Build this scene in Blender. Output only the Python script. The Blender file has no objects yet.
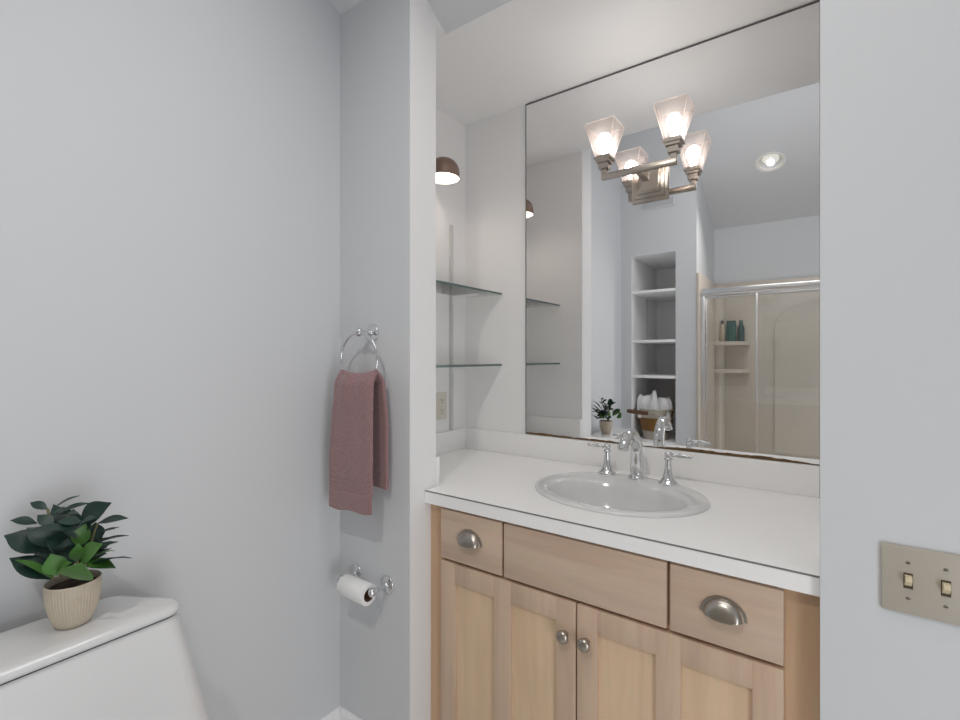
import bpy, bmesh, math, random
from mathutils import Vector, Matrix
C = bpy.context.scene
COL = C.collection
PI = math.pi
# ------------------------------------------------------------------ camera
YAW = math.atan2(.582, .813)
HEYE = 1.27
cd = bpy.data.cameras.new('camera')
cam = bpy.data.objects.new('camera', cd); COL.objects.link(cam)
cam.location = (0, 0, HEYE); cam.rotation_euler = (PI/2, 0, YAW)
cd.sensor_width = 36; cd.lens = 475/960*36; cd.shift_y = -3/960; cd.clip_start = .02
C.camera = cam
# ------------------------------------------------------------------ world, lights, exposure
w = bpy.data.worlds.new('world'); C.world = w; w.use_nodes = True
w.node_tree.nodes['Background'].inputs[0].default_value = (.80, .88, 1, 1)
w.node_tree.nodes['Background'].inputs[1].default_value = .6
def area(name, loc, rot, sx, sy, power, col):
    l = bpy.data.lights.new(name, 'AREA'); l.shape = 'RECTANGLE'; l.size = sx; l.size_y = sy
    l.energy = power; l.color = col
    o = bpy.data.objects.new(name, l); COL.objects.link(o); o.location = loc; o.rotation_euler = rot
    return o
P_VAULT_FILL, P_SIDE_FILL, P_CAN, E_BULB, E_SCONCE = 12.2, 11.8, 4.6, 39, 30
area('vault_fill', (-.12, .58, 2.664), (math.atan(-.60), 0, 0), 1.3, .70, P_VAULT_FILL, (1, .985, .97))  # added soft fill lamp below the vault slope; no skylight is built there
area('side_fill', (.93, .0, .60), (0, PI/2, 0), 1.1, .62, P_SIDE_FILL, (.95, .975, 1))  # added fill lamp beyond the right wall, its source unseen
vs = C.view_settings
C.display_settings.display_device = 'sRGB'
vs.view_transform = 'Standard'; vs.look = 'None'; vs.gamma = 1; vs.use_curve_mapping = False
vs.exposure = -.34
cy = C.cycles
cy.use_denoising = True
cy.max_bounces = 14; cy.diffuse_bounces = 8; cy.glossy_bounces = 8; cy.transmission_bounces = 10; cy.transparent_max_bounces = 16
cy.caustics_reflective = True; cy.caustics_refractive = False
cy.sample_clamp_indirect = 6
# ------------------------------------------------------------------ materials
def new_mat(name):
    m = bpy.data.materials.new(name); m.use_nodes = True
    nt = m.node_tree
    return m, nt, nt.nodes['Principled BSDF']
def srgb(r, g, b):
    f = lambda c: (c/255/12.92) if c/255 <= .04045 else ((c/255+.055)/1.055)**2.4
    return (f(r), f(g), f(b), 1)
def plain(name, col, rough=.5, metal=0, bump=0, bscale=200, var=0, spec=None, coat=0, sheen=0):
    m, nt, p = new_mat(name)
    p.inputs['Base Color'].default_value = col
    p.inputs['Roughness'].default_value = rough
    p.inputs['Metallic'].default_value = metal
    if spec is not None: p.inputs['Specular IOR Level'].default_value = spec
    if coat: p.inputs['Coat Weight'].default_value = coat; p.inputs['Coat Roughness'].default_value = .05
    if sheen: p.inputs['Sheen Weight'].default_value = sheen
    if bump or var:
        tc = nt.nodes.new('ShaderNodeTexCoord'); nz = nt.nodes.new('ShaderNodeTexNoise')
        nz.inputs['Scale'].default_value = bscale; nz.inputs['Detail'].default_value = 3
        nt.links.new(tc.outputs['Object'], nz.inputs['Vector'])
        if bump:
            b = nt.nodes.new('ShaderNodeBump'); b.inputs['Strength'].default_value = bump; b.inputs['Distance'].default_value = .002
            nt.links.new(nz.outputs['Fac'], b.inputs['Height']); nt.links.new(b.outputs['Normal'], p.inputs['Normal'])
        if var:
            mx = nt.nodes.new('ShaderNodeMix'); mx.data_type = 'RGBA'
            mx.inputs[6].default_value = tuple(c*(1-var) for c in col[:3])+(1,)
            mx.inputs[7].default_value = tuple(min(1, c*(1+var)) for c in col[:3])+(1,)
            nt.links.new(nz.outputs['Fac'], mx.inputs[0]); nt.links.new(mx.outputs[2], p.inputs['Base Color'])
    return m
def wood(name, c1, c2, horizontal, rough=.42):
    m, nt, p = new_mat(name)
    tc = nt.nodes.new('ShaderNodeTexCoord'); mp = nt.nodes.new('ShaderNodeMapping')
    mp.inputs['Scale'].default_value = (2.2, 9, 26) if horizontal else (26, 9, 2.2)
    nt.links.new(tc.outputs['Object'], mp.inputs['Vector'])
    n1 = nt.nodes.new('ShaderNodeTexNoise'); n1.inputs['Scale'].default_value = .8; n1.inputs['Detail'].default_value = 5; n1.inputs['Distortion'].default_value = .9
    n2 = nt.nodes.new('ShaderNodeTexNoise'); n2.inputs['Scale'].default_value = 5; n2.inputs['Detail'].default_value = 4
    nt.links.new(mp.outputs[0], n1.inputs['Vector']); nt.links.new(mp.outputs[0], n2.inputs['Vector'])
    r = nt.nodes.new('ShaderNodeValToRGB')
    r.color_ramp.elements[0].position = .32; r.color_ramp.elements[0].color = c2
    r.color_ramp.elements[1].position = .62; r.color_ramp.elements[1].color = c1
    nt.links.new(n1.outputs['Fac'], r.inputs['Fac'])
    mx = nt.nodes.new('ShaderNodeMix'); mx.data_type = 'RGBA'; mx.blend_type = 'MULTIPLY'; mx.inputs[0].default_value = .14
    nt.links.new(r.outputs[0], mx.inputs[6]); nt.links.new(n2.outputs['Color'], mx.inputs[7])
    nt.links.new(mx.outputs[2], p.inputs['Base Color'])
    p.inputs['Roughness'].default_value = rough
    return m
def glass_mix(name, tint, gloss=.06, rough=0, haze=0):
    m, nt, p = new_mat(name); nt.nodes.remove(p)
    out = nt.nodes['Material Output']
    t = nt.nodes.new('ShaderNodeBsdfTransparent'); t.inputs[0].default_value = tint
    g = nt.nodes.new('ShaderNodeBsdfGlossy'); g.inputs['Roughness'].default_value = rough
    fr = nt.nodes.new('ShaderNodeFresnel'); fr.inputs['IOR'].default_value = 1.3
    mt = nt.nodes.new('ShaderNodeMath'); mt.operation = 'ADD'; mt.inputs[1].default_value = gloss
    nt.links.new(fr.outputs[0], mt.inputs[0])
    mx = nt.nodes.new('ShaderNodeMixShader')
    nt.links.new(mt.outputs[0], mx.inputs[0]); nt.links.new(t.outputs[0], mx.inputs[1]); nt.links.new(g.outputs[0], mx.inputs[2])
    last = mx
    if haze:
        d = nt.nodes.new('ShaderNodeBsdfDiffuse'); d.inputs[0].default_value = (.8, .8, .78, 1)
        m2 = nt.nodes.new('ShaderNodeMixShader'); m2.inputs[0].default_value = haze
        nt.links.new(mx.outputs[0], m2.inputs[1]); nt.links.new(d.outputs[0], m2.inputs[2]); last = m2
    nt.links.new(last.outputs[0], out.inputs[0])
    return m
def emit(name, col, s):
    m, nt, p = new_mat(name)
    p.inputs['Base Color'].default_value = (.9, .9, .88, 1)
    p.inputs['Emission Color'].default_value = col; p.inputs['Emission Strength'].default_value = s
    return m
def frosted(name, k):
    m, nt, p = new_mat(name); nt.nodes.remove(p); out = nt.nodes['Material Output']
    t = nt.nodes.new('ShaderNodeBsdfTransparent'); t.inputs[0].default_value = (.86, .82, .80, 1)
    tl = nt.nodes.new('ShaderNodeBsdfTranslucent'); tl.inputs[0].default_value = (.95, .90, .87, 1)
    df = nt.nodes.new('ShaderNodeBsdfDiffuse'); df.inputs[0].default_value = (.9, .87, .85, 1)
    gl = nt.nodes.new('ShaderNodeBsdfGlossy'); gl.inputs['Roughness'].default_value = .15
    a = nt.nodes.new('ShaderNodeMixShader'); a.inputs[0].default_value = .35
    b = nt.nodes.new('ShaderNodeMixShader'); b.inputs[0].default_value = k
    c = nt.nodes.new('ShaderNodeMixShader'); c.inputs[0].default_value = .06
    nt.links.new(tl.outputs[0], a.inputs[1]); nt.links.new(df.outputs[0], a.inputs[2])
    nt.links.new(t.outputs[0], b.inputs[1]); nt.links.new(a.outputs[0], b.inputs[2])
    nt.links.new(b.outputs[0], c.inputs[1]); nt.links.new(gl.outputs[0], c.inputs[2])
    nt.links.new(c.outputs[0], out.inputs[0])
    return m
def tiles(name):
    m, nt, p = new_mat(name)
    tc = nt.nodes.new('ShaderNodeTexCoord'); br = nt.nodes.new('ShaderNodeTexBrick')
    br.offset = 0; br.inputs['Scale'].default_value = 1; br.inputs['Brick Width'].default_value = .3; br.inputs['Row Height'].default_value = .3
    br.inputs['Mortar Size'].default_value = .004
    br.inputs['Color1'].default_value = (.74, .73, .71, 1); br.inputs['Color2'].default_value = (.70, .69, .67, 1); br.inputs['Mortar'].default_value = (.5, .49, .48, 1)
    nt.links.new(tc.outputs['Object'], br.inputs['Vector']); nt.links.new(br.outputs[0], p.inputs['Base Color'])
    p.inputs['Roughness'].default_value = .35
    return m
M = dict(
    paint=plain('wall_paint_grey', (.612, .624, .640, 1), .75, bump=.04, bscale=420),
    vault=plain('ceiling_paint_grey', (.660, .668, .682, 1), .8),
    alcove=plain('wall_paint_lit', (.82, .818, .818, 1), .7, bump=.04, bscale=420),  # room wall made lighter: the alcove's lamp light is put into the colour
    soffit=plain('ceiling_paint', (.83, .83, .83, 1), .8),
    trim=plain('trim_white', (.80, .80, .81, 1), .4),
    shelfwhite=plain('shelf_white', (.88, .88, .88, 1), .45),
    niche=plain('niche_white', (.90, .90, .90, 1), .5),
    floor=tiles('floor_tile'),
    lam=plain('laminate_white', (.87, .865, .86, 1), .35),
    seam=plain('laminate_edge_dark', (.17, .165, .16, 1), .6),
    porcelain=plain('porcelain', (.66, .66, .66, 1), .12, coat=.5),
    chrome=plain('chrome', (.74, .75, .76, 1), .05, 1),
    nickel=plain('brushed_nickel', (.42, .385, .345, 1), .30, 1, var=.08, bscale=90),
    lampnickel=plain('satin_nickel', (.50, .445, .39, 1), .27, 1),
    bronze=plain('bronze', (.26, .18, .14, 1), .38, .7),
    alu=plain('aluminium', (.80, .80, .80, 1), .25, 1),
    standard=plain('standard_grey', (.62, .62, .61, 1), .4, .3),
    mirror=plain('silvered_mirror', (.90, .905, .91, 1), 0, 1),
    black=plain('dark_gap', (.02, .02, .02, 1), .7),
    edge=plain('mirror_edge', (.12, .12, .12, 1), .5),
    rust=plain('mirror_corrosion', (.13, .075, .03, 1), .75, var=.6, bscale=60),
    woodv=wood('maple_vertical', srgb(208, 182, 158), srgb(196, 168, 146), False),
    woodh=wood('maple_horizontal', srgb(208, 184, 162), srgb(194, 168, 148), True),
    woodp=wood('maple_panel', srgb(224, 196, 164), srgb(214, 185, 152), False),
    woodf=wood('maple_frame', srgb(208, 174, 142), srgb(196, 162, 130), False),
    dark=plain('cabinet_inside', (.06, .035, .02, 1), .8),
    towel=plain('towel_mauve', srgb(146, 113, 114), .95, bump=1, bscale=160, var=.30, sheen=.3),
    paper=plain('tissue_paper', (.84, .84, .84, 1), .9, bump=.1, bscale=300),
    core=plain('cardboard', (.16, .085, .045, 1), .9),
    pot=plain('pot_beige', srgb(190, 178, 160), .6),
    soil=plain('soil', (.03, .018, .01, 1), .95, bump=.8, bscale=120),
    leafd=plain('leaf_dark', (.010, .034, .024, 1), .42, var=.35, bscale=25),
    leafb=plain('leaf_bright', (.060, .17, .028, 1), .42, var=.25, bscale=25),
    stem=plain('stem', (.16, .15, .06, 1), .6),
    plate=plain('plate_beige', srgb(172, 164, 152), .4),
    toggle=plain('toggle_cream', srgb(214, 200, 168), .35),
    slot=plain('slot_brown', (.06, .04, .02, 1), .6),
    outlet=plain('outlet_beige', srgb(212, 207, 196), .4),
    surround=plain('fibreglass_beige', srgb(196, 186, 173), .3),
    linenw=plain('linen_white', (.82, .82, .83, 1), .9, bump=.3, bscale=120),
    galv=plain('galvanised', (.52, .48, .40, 1), .4, .6, var=.2, bscale=40),
    brown=plain('bucket_brown', (.20, .095, .018, 1), .45, var=.3, bscale=18),
    grip=plain('wood_grip', (.13, .06, .025, 1), .5),
    teal=plain('bottle_teal', (.008, .085, .065, 1), .25),
    teald=plain('bottle_dark_teal', (.006, .05, .045, 1), .25),
    cream=plain('bottle_cream', (.42, .35, .26, 1), .35),
    cap=plain('bottle_cap', (.05, .03, .02, 1), .4),
    clear=glass_mix('shelf_glass', (.97, .985, .98, 1), 0),
    glassedge=plain('glass_edge_green', (.10, .155, .145, 1), .15),
    shower=glass_mix('shower_glass', (.95, .96, .955, 1), .05, 0, .06),
    frost=frosted('frosted_shade', .075), frostedge=frosted('frosted_shade_edge', .7),
    bulb=emit('bulb_glow', (1, .955, .915, 1), E_BULB),
    canglow=emit('downlight_glow', (1, .96, .88, 1), .45),
    sconceglow=emit('sconce_glow', (1, .86, .75, 1), E_SCONCE),
    canwhite=plain('downlight_white', (.85, .83, .78, 1), .4),
    innerw=plain('shade_inner', (.85, .82, .78, 1), .5),
    vent=plain('vent_grey', (.62, .62, .63, 1), .5),
)
# ------------------------------------------------------------------ helpers
def wloc(o):
    v = Vector((0, 0, 0))
    while o is not None:
        v += o.location; o = o.parent
    return v
def finish(name, bm, mats, parent=None, origin=None, ang=35, smooth=True):
    if not isinstance(mats, (list, tuple)): mats = [mats]
    bmesh.ops.recalc_face_normals(bm, faces=bm.faces[:])
    if parent is not None:
        o0 = Vector(parent.location) if parent.parent is None else wloc(parent)
        off = o0 if origin is None else Vector(origin)
        loc = off - o0
    else:
        if origin is None:
            xs = [v.co for v in bm.verts]
            lo = [min(c[i] for c in xs) for i in range(3)]; hi = [max(c[i] for c in xs) for i in range(3)]
            off = Vector(((lo[0]+hi[0])/2, (lo[1]+hi[1])/2, lo[2]))
        else: off = Vector(origin)
        loc = off
    bmesh.ops.translate(bm, verts=bm.verts[:], vec=-off)
    me = bpy.data.meshes.new(name); bm.to_mesh(me); bm.free()
    for m in mats: me.materials.append(m)
    if smooth:
        for p in me.polygons: p.use_smooth = True
        me.set_sharp_from_angle(angle=math.radians(ang))
    o = bpy.data.objects.new(name, me); COL.objects.link(o)
    o.parent = parent; o.location = loc
    return o
def thing(name, label, cat, loc, group=None):
    o = bpy.data.objects.new(name, None); COL.objects.link(o); o.location = loc; o.empty_display_size = .05
    return tag(o, label, cat, group)
def tag(o, label, cat, group=None):
    o['label'] = label; o['category'] = cat
    if group: o['group'] = group
    return o
def struct(name, bm, m, **k):
    o = finish(name, bm, m, **k); o['kind'] = 'structure'; return o
B = bmesh.new
def box(bm, x0, x1, y0, y1, z0, z1, bev=0, seg=2, mi=0):
    vs = [bm.verts.new(p) for p in ((x0,y0,z0),(x1,y0,z0),(x1,y1,z0),(x0,y1,z0),(x0,y0,z1),(x1,y0,z1),(x1,y1,z1),(x0,y1,z1))]
    fs = [bm.faces.new([vs[i] for i in q]) for q in ((0,3,2,1),(4,5,6,7),(0,1,5,4),(1,2,6,5),(2,3,7,6),(3,0,4,7))]
    for f in fs: f.material_index = mi
    if bev:
        es = list({e for f in fs for e in f.edges})
        bmesh.ops.bevel(bm, geom=es, offset=bev, segments=seg, affect='EDGES', profile=.5)
    return bm
def loft(bm, rings, cap0=True, cap1=True, closed=True, mi=0):
    R = [[bm.verts.new(p) for p in r] for r in rings]
    n = len(R[0])
    for a, b in zip(R, R[1:]):
        for i in range(n if closed else n-1):
            j = (i+1) % n
            f = bm.faces.new((a[i], a[j], b[j], b[i])); f.material_index = mi
    if cap0: bm.faces.new(list(reversed(R[0]))).material_index = mi
    if cap1: bm.faces.new(R[-1]).material_index = mi
    return bm
def frame_of(d):
    d = Vector(d).normalized()
    a = Vector((0, 0, 1)) if abs(d.z) < .9 else Vector((1, 0, 0))
    u = d.cross(a).normalized(); return u, d.cross(u).normalized()
def tube(bm, pts, r, seg=12, caps=True, mi=0):
    pts = [Vector(p) for p in pts]
    rs = r if isinstance(r, (list, tuple)) else [r]*len(pts)
    rings = []; u = None
    for i, p in enumerate(pts):
        d = (pts[min(i+1, len(pts)-1)] - pts[max(i-1, 0)]).normalized()
        if u is None: u, v = frame_of(d)
        else:
            u = (u - d*u.dot(d)).normalized(); v = d.cross(u)
        rings.append([p + (u*math.cos(2*PI*k/seg) + v*math.sin(2*PI*k/seg))*rs[i] for k in range(seg)])
    return loft(bm, rings, caps, caps, mi=mi)
def lathe(bm, prof, o, axis=(0, 0, 1), seg=24, mi=0, cap=True):
    o = Vector(o); d = Vector(axis).normalized(); u, v = frame_of(d)
    rings = [[o + d*h + (u*math.cos(2*PI*k/seg)+v*math.sin(2*PI*k/seg))*max(r, 1e-5) for k in range(seg)] for r, h in prof]
    return loft(bm, rings, cap, cap, mi=mi)
def torus(bm, c, R, r, n, seg=48, s2=10):
    n = Vector(n).normalized(); u, v = frame_of(n); c = Vector(c); rings = []
    for i in range(seg):
        a = 2*PI*i/seg; d = u*math.cos(a)+v*math.sin(a)
        rings.append([c + d*(R + r*math.cos(2*PI*k/s2)) + n*r*math.sin(2*PI*k/s2) for k in range(s2)])
    rings.append(rings[0])
    loft(bm, rings, False, False)
    bmesh.ops.remove_doubles(bm, verts=bm.verts[:], dist=1e-6)
    return bm
def rrect(cx, cy, hx, hy, r, n=6):
    pts = []
    for sx, sy, a0 in ((1,1,0),(-1,1,PI/2),(-1,-1,PI),(1,-1,3*PI/2)):
        for k in range(n+1):
            a = a0 + PI/2*k/n
            pts.append((cx+sx*(hx-r)+r*math.cos(a), cy+sy*(hy-r)+r*math.sin(a)))
    return pts
def prism(bm, poly, y0, y1, mi=0):      # polygon in X-Z extruded along Y
    return loft(bm, [[(x, y0, z) for x, z in poly], [(x, y1, z) for x, z in poly]], mi=mi)
# ------------------------------------------------------------------ room layout (metres)
XL, XW, XS, XR = -1.312, -.990, -.745, .80       # left wall, end of wing wall, shower end wall, right wall
YF, YB, YW, YS, YRB = 1.025, 1.143, 1.718, -.379, -1.10
ZC = 2.320                                        # alcove ceiling
YE = 1.192                                        # front edge of the alcove ceiling
SA, SB = .60, .47                                 # slopes of the vault
ridge_y = (ZC + SA*YE - 2.37 - SB*1.1)/(SA+SB); ridge_z = ZC + SA*(YE-ridge_y)
ZT = 2.0
bm = B(); box(bm, XL-.1, XR+.1, YRB-.1, YW+.1, -.06, 0); struct('floor', bm, M['floor'])
bm = B(); box(bm, XL-.1, XL, YRB-.1, YB-.001, 0, 3.1); struct('wall_left', bm, M['paint'])
bm = B(); box(bm, XL-.1, XL, YB-.001, YW+.1, 0, 2.4); struct('wall_alcove_left', bm, M['alcove'])
bm = B(); box(bm, XL, .1, YW, YW+.1, 0, 2.4); struct('wall_back', bm, M['alcove'])
bm = B(); box(bm, 0, .1, 1.19, YW, 0, 2.4); struct('wall_alcove_right', bm, M['alcove'])
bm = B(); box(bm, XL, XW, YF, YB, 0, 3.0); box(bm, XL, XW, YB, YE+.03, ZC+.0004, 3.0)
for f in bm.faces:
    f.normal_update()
    if f.normal.x > .5 or f.normal.y > .5 or f.normal.z < -.5: f.material_index = 1  # end and alcove-side faces take the lighter colour, standing in for light
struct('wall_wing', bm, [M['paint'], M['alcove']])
bm = B(); box(bm, 0, XR, 1.075, 1.19, 0, 3.0); struct('wall_front', bm, M['paint'])
# rear wall with the linen niche
NX0, NX1, NZ = -1.2287, -.8932, 2.075
def white_face(bm, ax, v):              # the niche is painted white inside
    i = 'xyz'.index(ax)
    for f in bm.faces:
        if all(abs(q.co[i]-v) < 1e-5 for q in f.verts): f.material_index = 1
bm = B(); box(bm, NX0+.0002, NX1-.0002, YRB+.0002, YRB+.008, .35, NZ); struct('wall_niche_back', bm, M['niche'])
bm = B(); box(bm, XL, NX0, YRB, YS, 0, 3.1); white_face(bm, 'x', NX0); struct('wall_niche_left', bm, [M['paint'], M['niche']])
bm = B(); box(bm, NX1, XS, YRB, YS, 0, 3.1); white_face(bm, 'x', NX1); struct('wall_niche_right', bm, [M['paint'], M['niche']])
bm = B(); box(bm, NX0, NX1, YRB, YS, NZ, 3.1); white_face(bm, 'z', NZ); struct('wall_niche_top', bm, [M['paint'], M['niche']])
bm = B(); box(bm, NX0, NX1, YRB, YS, 0, .35); white_face(bm, 'z', .35); struct('wall_niche_bottom', bm, [M['paint'], M['niche']])
bm = B(); box(bm, XL, XR+.1, YRB-.1, YRB, 0, 2.6); struct('wall_shower', bm, M['paint'])
# unseen right wall; its doorway is guessed, opened to let light in
bm = B(); box(bm, XR, XR+.1, YRB, -.32, 0, 3.1); box(bm, XR, XR+.1, .62, 1.19, 0, 3.1); box(bm, XR, XR+.1, -.32, .62, 2.1, 3.1)
struct('wall_right', bm, M['paint'])
bm = B(); box(bm, XL-.1, .1, YE, YW+.1, ZC, ZC+.08); struct('ceiling_alcove', bm, M['soffit'])
bm = B()
def slab(bm, ya, za, yb, zb, t=.06):
    loft(bm, [[(x, ya, za), (x, yb, zb), (x, yb, zb+t), (x, ya, za+t)] for x in (XL-.1, XR+.1)])
slab(bm, YE, ZC, ridge_y, ridge_z); DX, DY, DR = -.285, -.505, .078
def vault(y): return ridge_z - SB*(ridge_y-y)
def holed_slope(bm, x0, x1, y0, y1, t=.06, n=48):
    ry = DR/math.sqrt(1+SB*SB)
    angs = sorted([2*PI*i/n for i in range(n)] + [math.atan2(y-DY, x-DX) % (2*PI) for x in (x0, x1) for y in (y0, y1)])
    inn, out = [], []
    for a in angs:
        c, s = math.cos(a), math.sin(a)
        k = min(((x1-DX)/c if c > 1e-9 else (x0-DX)/c if c < -1e-9 else 9), ((y1-DY)/s if s > 1e-9 else (y0-DY)/s if s < -1e-9 else 9))
        out.append((DX+c*k, DY+s*k)); r = 1/math.sqrt((c/DR)**2+(s/ry)**2); inn.append((DX+c*r, DY+s*r))
    loft(bm, [[(x, y, vault(y)+z) for x, y in q] for q, z in ((inn, t), (inn, 0), (out, 0), (out, t), (inn, t))], False, False)
    bmesh.ops.remove_doubles(bm, verts=bm.verts[:], dist=1e-6)
holed_slope(bm, XL-.1, XR+.1, YRB-.1, ridge_y)
struct('ceiling', bm, M['vault'])
def baseboard(name, run, n):
    prof = [(0, 0), (.014, 0), (.014, .082), (.009, .094), (.004, .099), (0, .099)]
    bm = B(); loft(bm, [[(p[0]+n[0]*d, p[1]+n[1]*d, z) for d, z in prof] for p in run]); return struct(name, bm, M['trim'])
baseboard('baseboard_left', [(XL, YS), (XL, YF-.0005)], (1, 0))
baseboard('baseboard_front', [(XL+.0145, YF), (XW, YF)], (0, -1))
baseboard('baseboard_rear', [(XL+.0145, YS), (XS, YS)], (0, 1))
# ------------------------------------------------------------------ vanity cabinet
vc = thing('vanity_cabinet', 'pale maple vanity cabinet with two doors under white countertop', 'cabinet', (-.494, 1.40, 0))
bm = B(); X0, X1, FY = -.9893, -.0003, 1.118
box(bm, X0, X0+.018, FY+.02, 1.69, .0, .82); box(bm, X1-.018, X1, FY+.02, 1.69, 0, .82)
box(bm, X0+.018, X1-.018, 1.675, 1.69, .1, .82); box(bm, X0+.018, X1-.018, FY+.02, 1.675, .1, .118); box(bm, X0+.018, X1-.018, 1.19, 1.205, 0, .1)
finish('carcass', bm, M['dark'], vc)
bm = B()
box(bm, X0, -.915, FY, FY+.02, .0, .821); box(bm, -.075, X1, FY, FY+.02, .0, .821)
box(bm, -.915, -.075, FY, FY+.02, .80, .821); box(bm, -.915, -.075, FY, FY+.02, .64, .68); box(bm, -.915, -.075, FY, FY+.02, .1, .13)
box(bm, -.73, -.69, FY, FY+.02, .68, .80); box(bm, -.29, -.25, FY, FY+.02, .68, .80); box(bm, -.51, -.475, FY, FY+.02, .13, .64)
finish('face_frame', bm, M['woodf'], vc)
D0 = 1.098
def cup_pull(parent, cx, cz, y):
    W, Hh, Dp = .0385, .036, .024; bm = B(); n, k = 20, 8
    def shell(s, dz=0):
        rings = []
        for i in range(n+1):
            a = PI*i/n
            row = []
            for j in range(k+1):
                t = PI/2*j/k       # 0 on the drawer face, 90 deg at the front lip
                row.append((cx - math.cos(a)*W*s*math.cos(t*.62), y - Dp*s*math.sin(t), cz + math.sin(a)*(Hh*s*(math.cos(t)*.55+.45*math.cos(t*.9)) - .007*math.sin(t)**3)))
            rings.append(row)
        return rings
    outer = shell(1); loft(bm, outer, False, False, closed=False)
    inner = shell(.90); loft(bm, inner, False, False, closed=False)
    # lip closing the two shells along the open bottom and the wall side
    fl = [[(cx - math.cos(PI*i/n)*W*1.16, y, cz-.001+math.sin(PI*i/n)*Hh*1.15), (cx - math.cos(PI*i/n)*W*1.16, y-.003, cz-.001+math.sin(PI*i/n)*Hh*1.15), (cx - math.cos(PI*i/n)*W*.985, y-.0035, cz+math.sin(PI*i/n)*Hh*.985)] for i in range(n+1)]
    loft(bm, fl, False, False, closed=False)
    lip = []
    for r0, r1 in ((outer[0], inner[0]), (outer[-1], inner[-1])):
        loft(bm, [r0, r1], False, False, closed=False)
    loft(bm, [[r[-1] for r in outer], [r[-1] for r in inner]], False, False, closed=False)
    bmesh.ops.remove_doubles(bm, verts=bm.verts[:], dist=2e-5)
    return finish('cup_pull', bm, M['nickel'], parent, ang=50)
def drawer(name, a, b, pull):
    bm = B(); box(bm, a, b, D0, FY, .6655, .8135, .003); d = finish(name, bm, M['woodh'], vc)
    if pull: cup_pull(d, (a+b)/2, .732, D0)
    return d
drawer('drawer', -.932, -.7135, True); drawer('false_front', -.7065, -.277, False); drawer('drawer', -.270, -.0575, True)
def door(a, b, ps, kx):
    z0, z1 = .11, .6575
    bm = B(); xs = [a] + [v for p in ps for v in p] + [b]
    for i in range(0, len(xs), 2): box(bm, xs[i], xs[i+1], D0, FY, z0, z1, .002)
    for p in ps:
        box(bm, p[0]-.002, p[1]+.002, D0+.0004, FY, z1-.058, z1-.0005, .0015); box(bm, p[0]-.002, p[1]+.002, D0+.0004, FY, z0+.0005, z0+.06, .0015)
    d = finish('door', bm, M['woodv'], vc)
    for p in ps:
        bm = B(); box(bm, p[0]-.003, p[1]+.003, D0+.009, FY-.003, z0+.05, z1-.05); finish('door_panel', bm, M['woodp'], d)
    bm = B(); lathe(bm, [(.008, 0), (.0075, .004), (.006, .009), (.0075, .013), (.0155, .017), (.0165, .021), (.0145, .0255), (.009, .0285), (.0, .0295)], (kx+.011, D0, .574), (0, -1, 0))
    finish('knob', bm, M['nickel'], d, ang=60)
door(-.932, -.4945, [(-.878, -.7395), (-.684, -.548)], -.5318)
door(-.4905, -.0575, [(-.438, -.3015), (-.2475, -.1115)], -.4752)
# ------------------------------------------------------------------ countertop with splashes
ct = thing('countertop', 'white laminate countertop with backsplash around the oval basin', 'countertop', (-.5, 1.4, .822))
SX, SY = -.499, 1.408
bm = B()
def hole_top(bm, x0, x1, y0, y1, zb, zt, a, b, n=64):
    angs = sorted([2*PI*i/n for i in range(n)] + [math.atan2(y-SY, x-SX) % (2*PI) for x in (x0, x1) for y in (y0, y1)])
    inn, out = [], []
    for t in angs:
        c, s = math.cos(t), math.sin(t)
        k = min(((x1-SX)/c if c > 1e-9 else (x0-SX)/c if c < -1e-9 else 9), ((y1-SY)/s if s > 1e-9 else (y0-SY)/s if s < -1e-9 else 9))
        out.append((SX+c*k, SY+s*k)); r = 1/math.sqrt((c/a)**2+(s/b)**2); inn.append((SX+c*r, SY+s*r))
    rings = [[(x, y, z) for x, y in q] for q, z in ((inn, zb), (out, zb), (out, zt), (inn, zt), (inn, zb))]
    loft(bm, rings, False, False); bmesh.ops.remove_doubles(bm, verts=bm.verts[:], dist=1e-6)
hole_top(bm, XW+.002, -.0003, 1.09, 1.7165, .822, .86, .236, .192)
box(bm, XL+.001, XW+.002, YB+.001, 1.7165, .822, .86)
finish('worktop', bm, M['lam'], ct)
bm = B(); box(bm, XW+.002, -.0008, 1.0892, 1.092, .8572, .8602); finish('edge_seam', bm, M['seam'], ct)
bm = B(); box(bm, XL+.001, -.0008, 1.698, 1.717, .8602, .951, .0015); finish('backsplash', bm, M['lam'], ct)
bm = B(); box(bm, XL+.001, XL+.02, YB+.021, 1.6975, .8602, .951, .0015); finish('side_splash', bm, M['lam'], ct)
bm = B(); box(bm, XL+.001, XW-.0005, YB+.001, YB+.02, .8602, .951, .0015); finish('side_splash', bm, M['lam'], ct)
# ------------------------------------------------------------------ sink
def ell(cx, cy_, a, b, z, n=72): return [(cx+a*math.cos(2*PI*i/n), cy_+b*math.sin(2*PI*i/n), z) for i in range(n)]
sk = thing('sink', 'white oval drop-in sink set in the countertop', 'sink', (SX, SY, .861))
bm = B()
loft(bm, [ell(SX, SY, .240, .196, .8605), ell(SX, SY, .255, .212, .8605), ell(SX, SY, .2555, .2125, .8635), ell(SX, SY, .252, .209, .8675), ell(SX, SY, .245, .202, .8695), ell(SX, SY-.008, .236, .188, .870),
          ell(SX, SY-.018, .226, .170, .870), ell(SX, SY-.026, .215, .153, .869), ell(SX, SY-.03, .207, .145, .865), ell(SX, SY-.031, .200, .139, .857), ell(SX, SY-.032, .188, .131, .83),
          ell(SX, SY-.032, .168, .117, .79), ell(SX, SY-.032, .13, .092, .755), ell(SX, SY-.032, .07, .055, .738), ell(SX, SY-.032, .022, .022, .734)], False, True)
finish('basin', bm, M['porcelain'], sk, ang=60)
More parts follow.
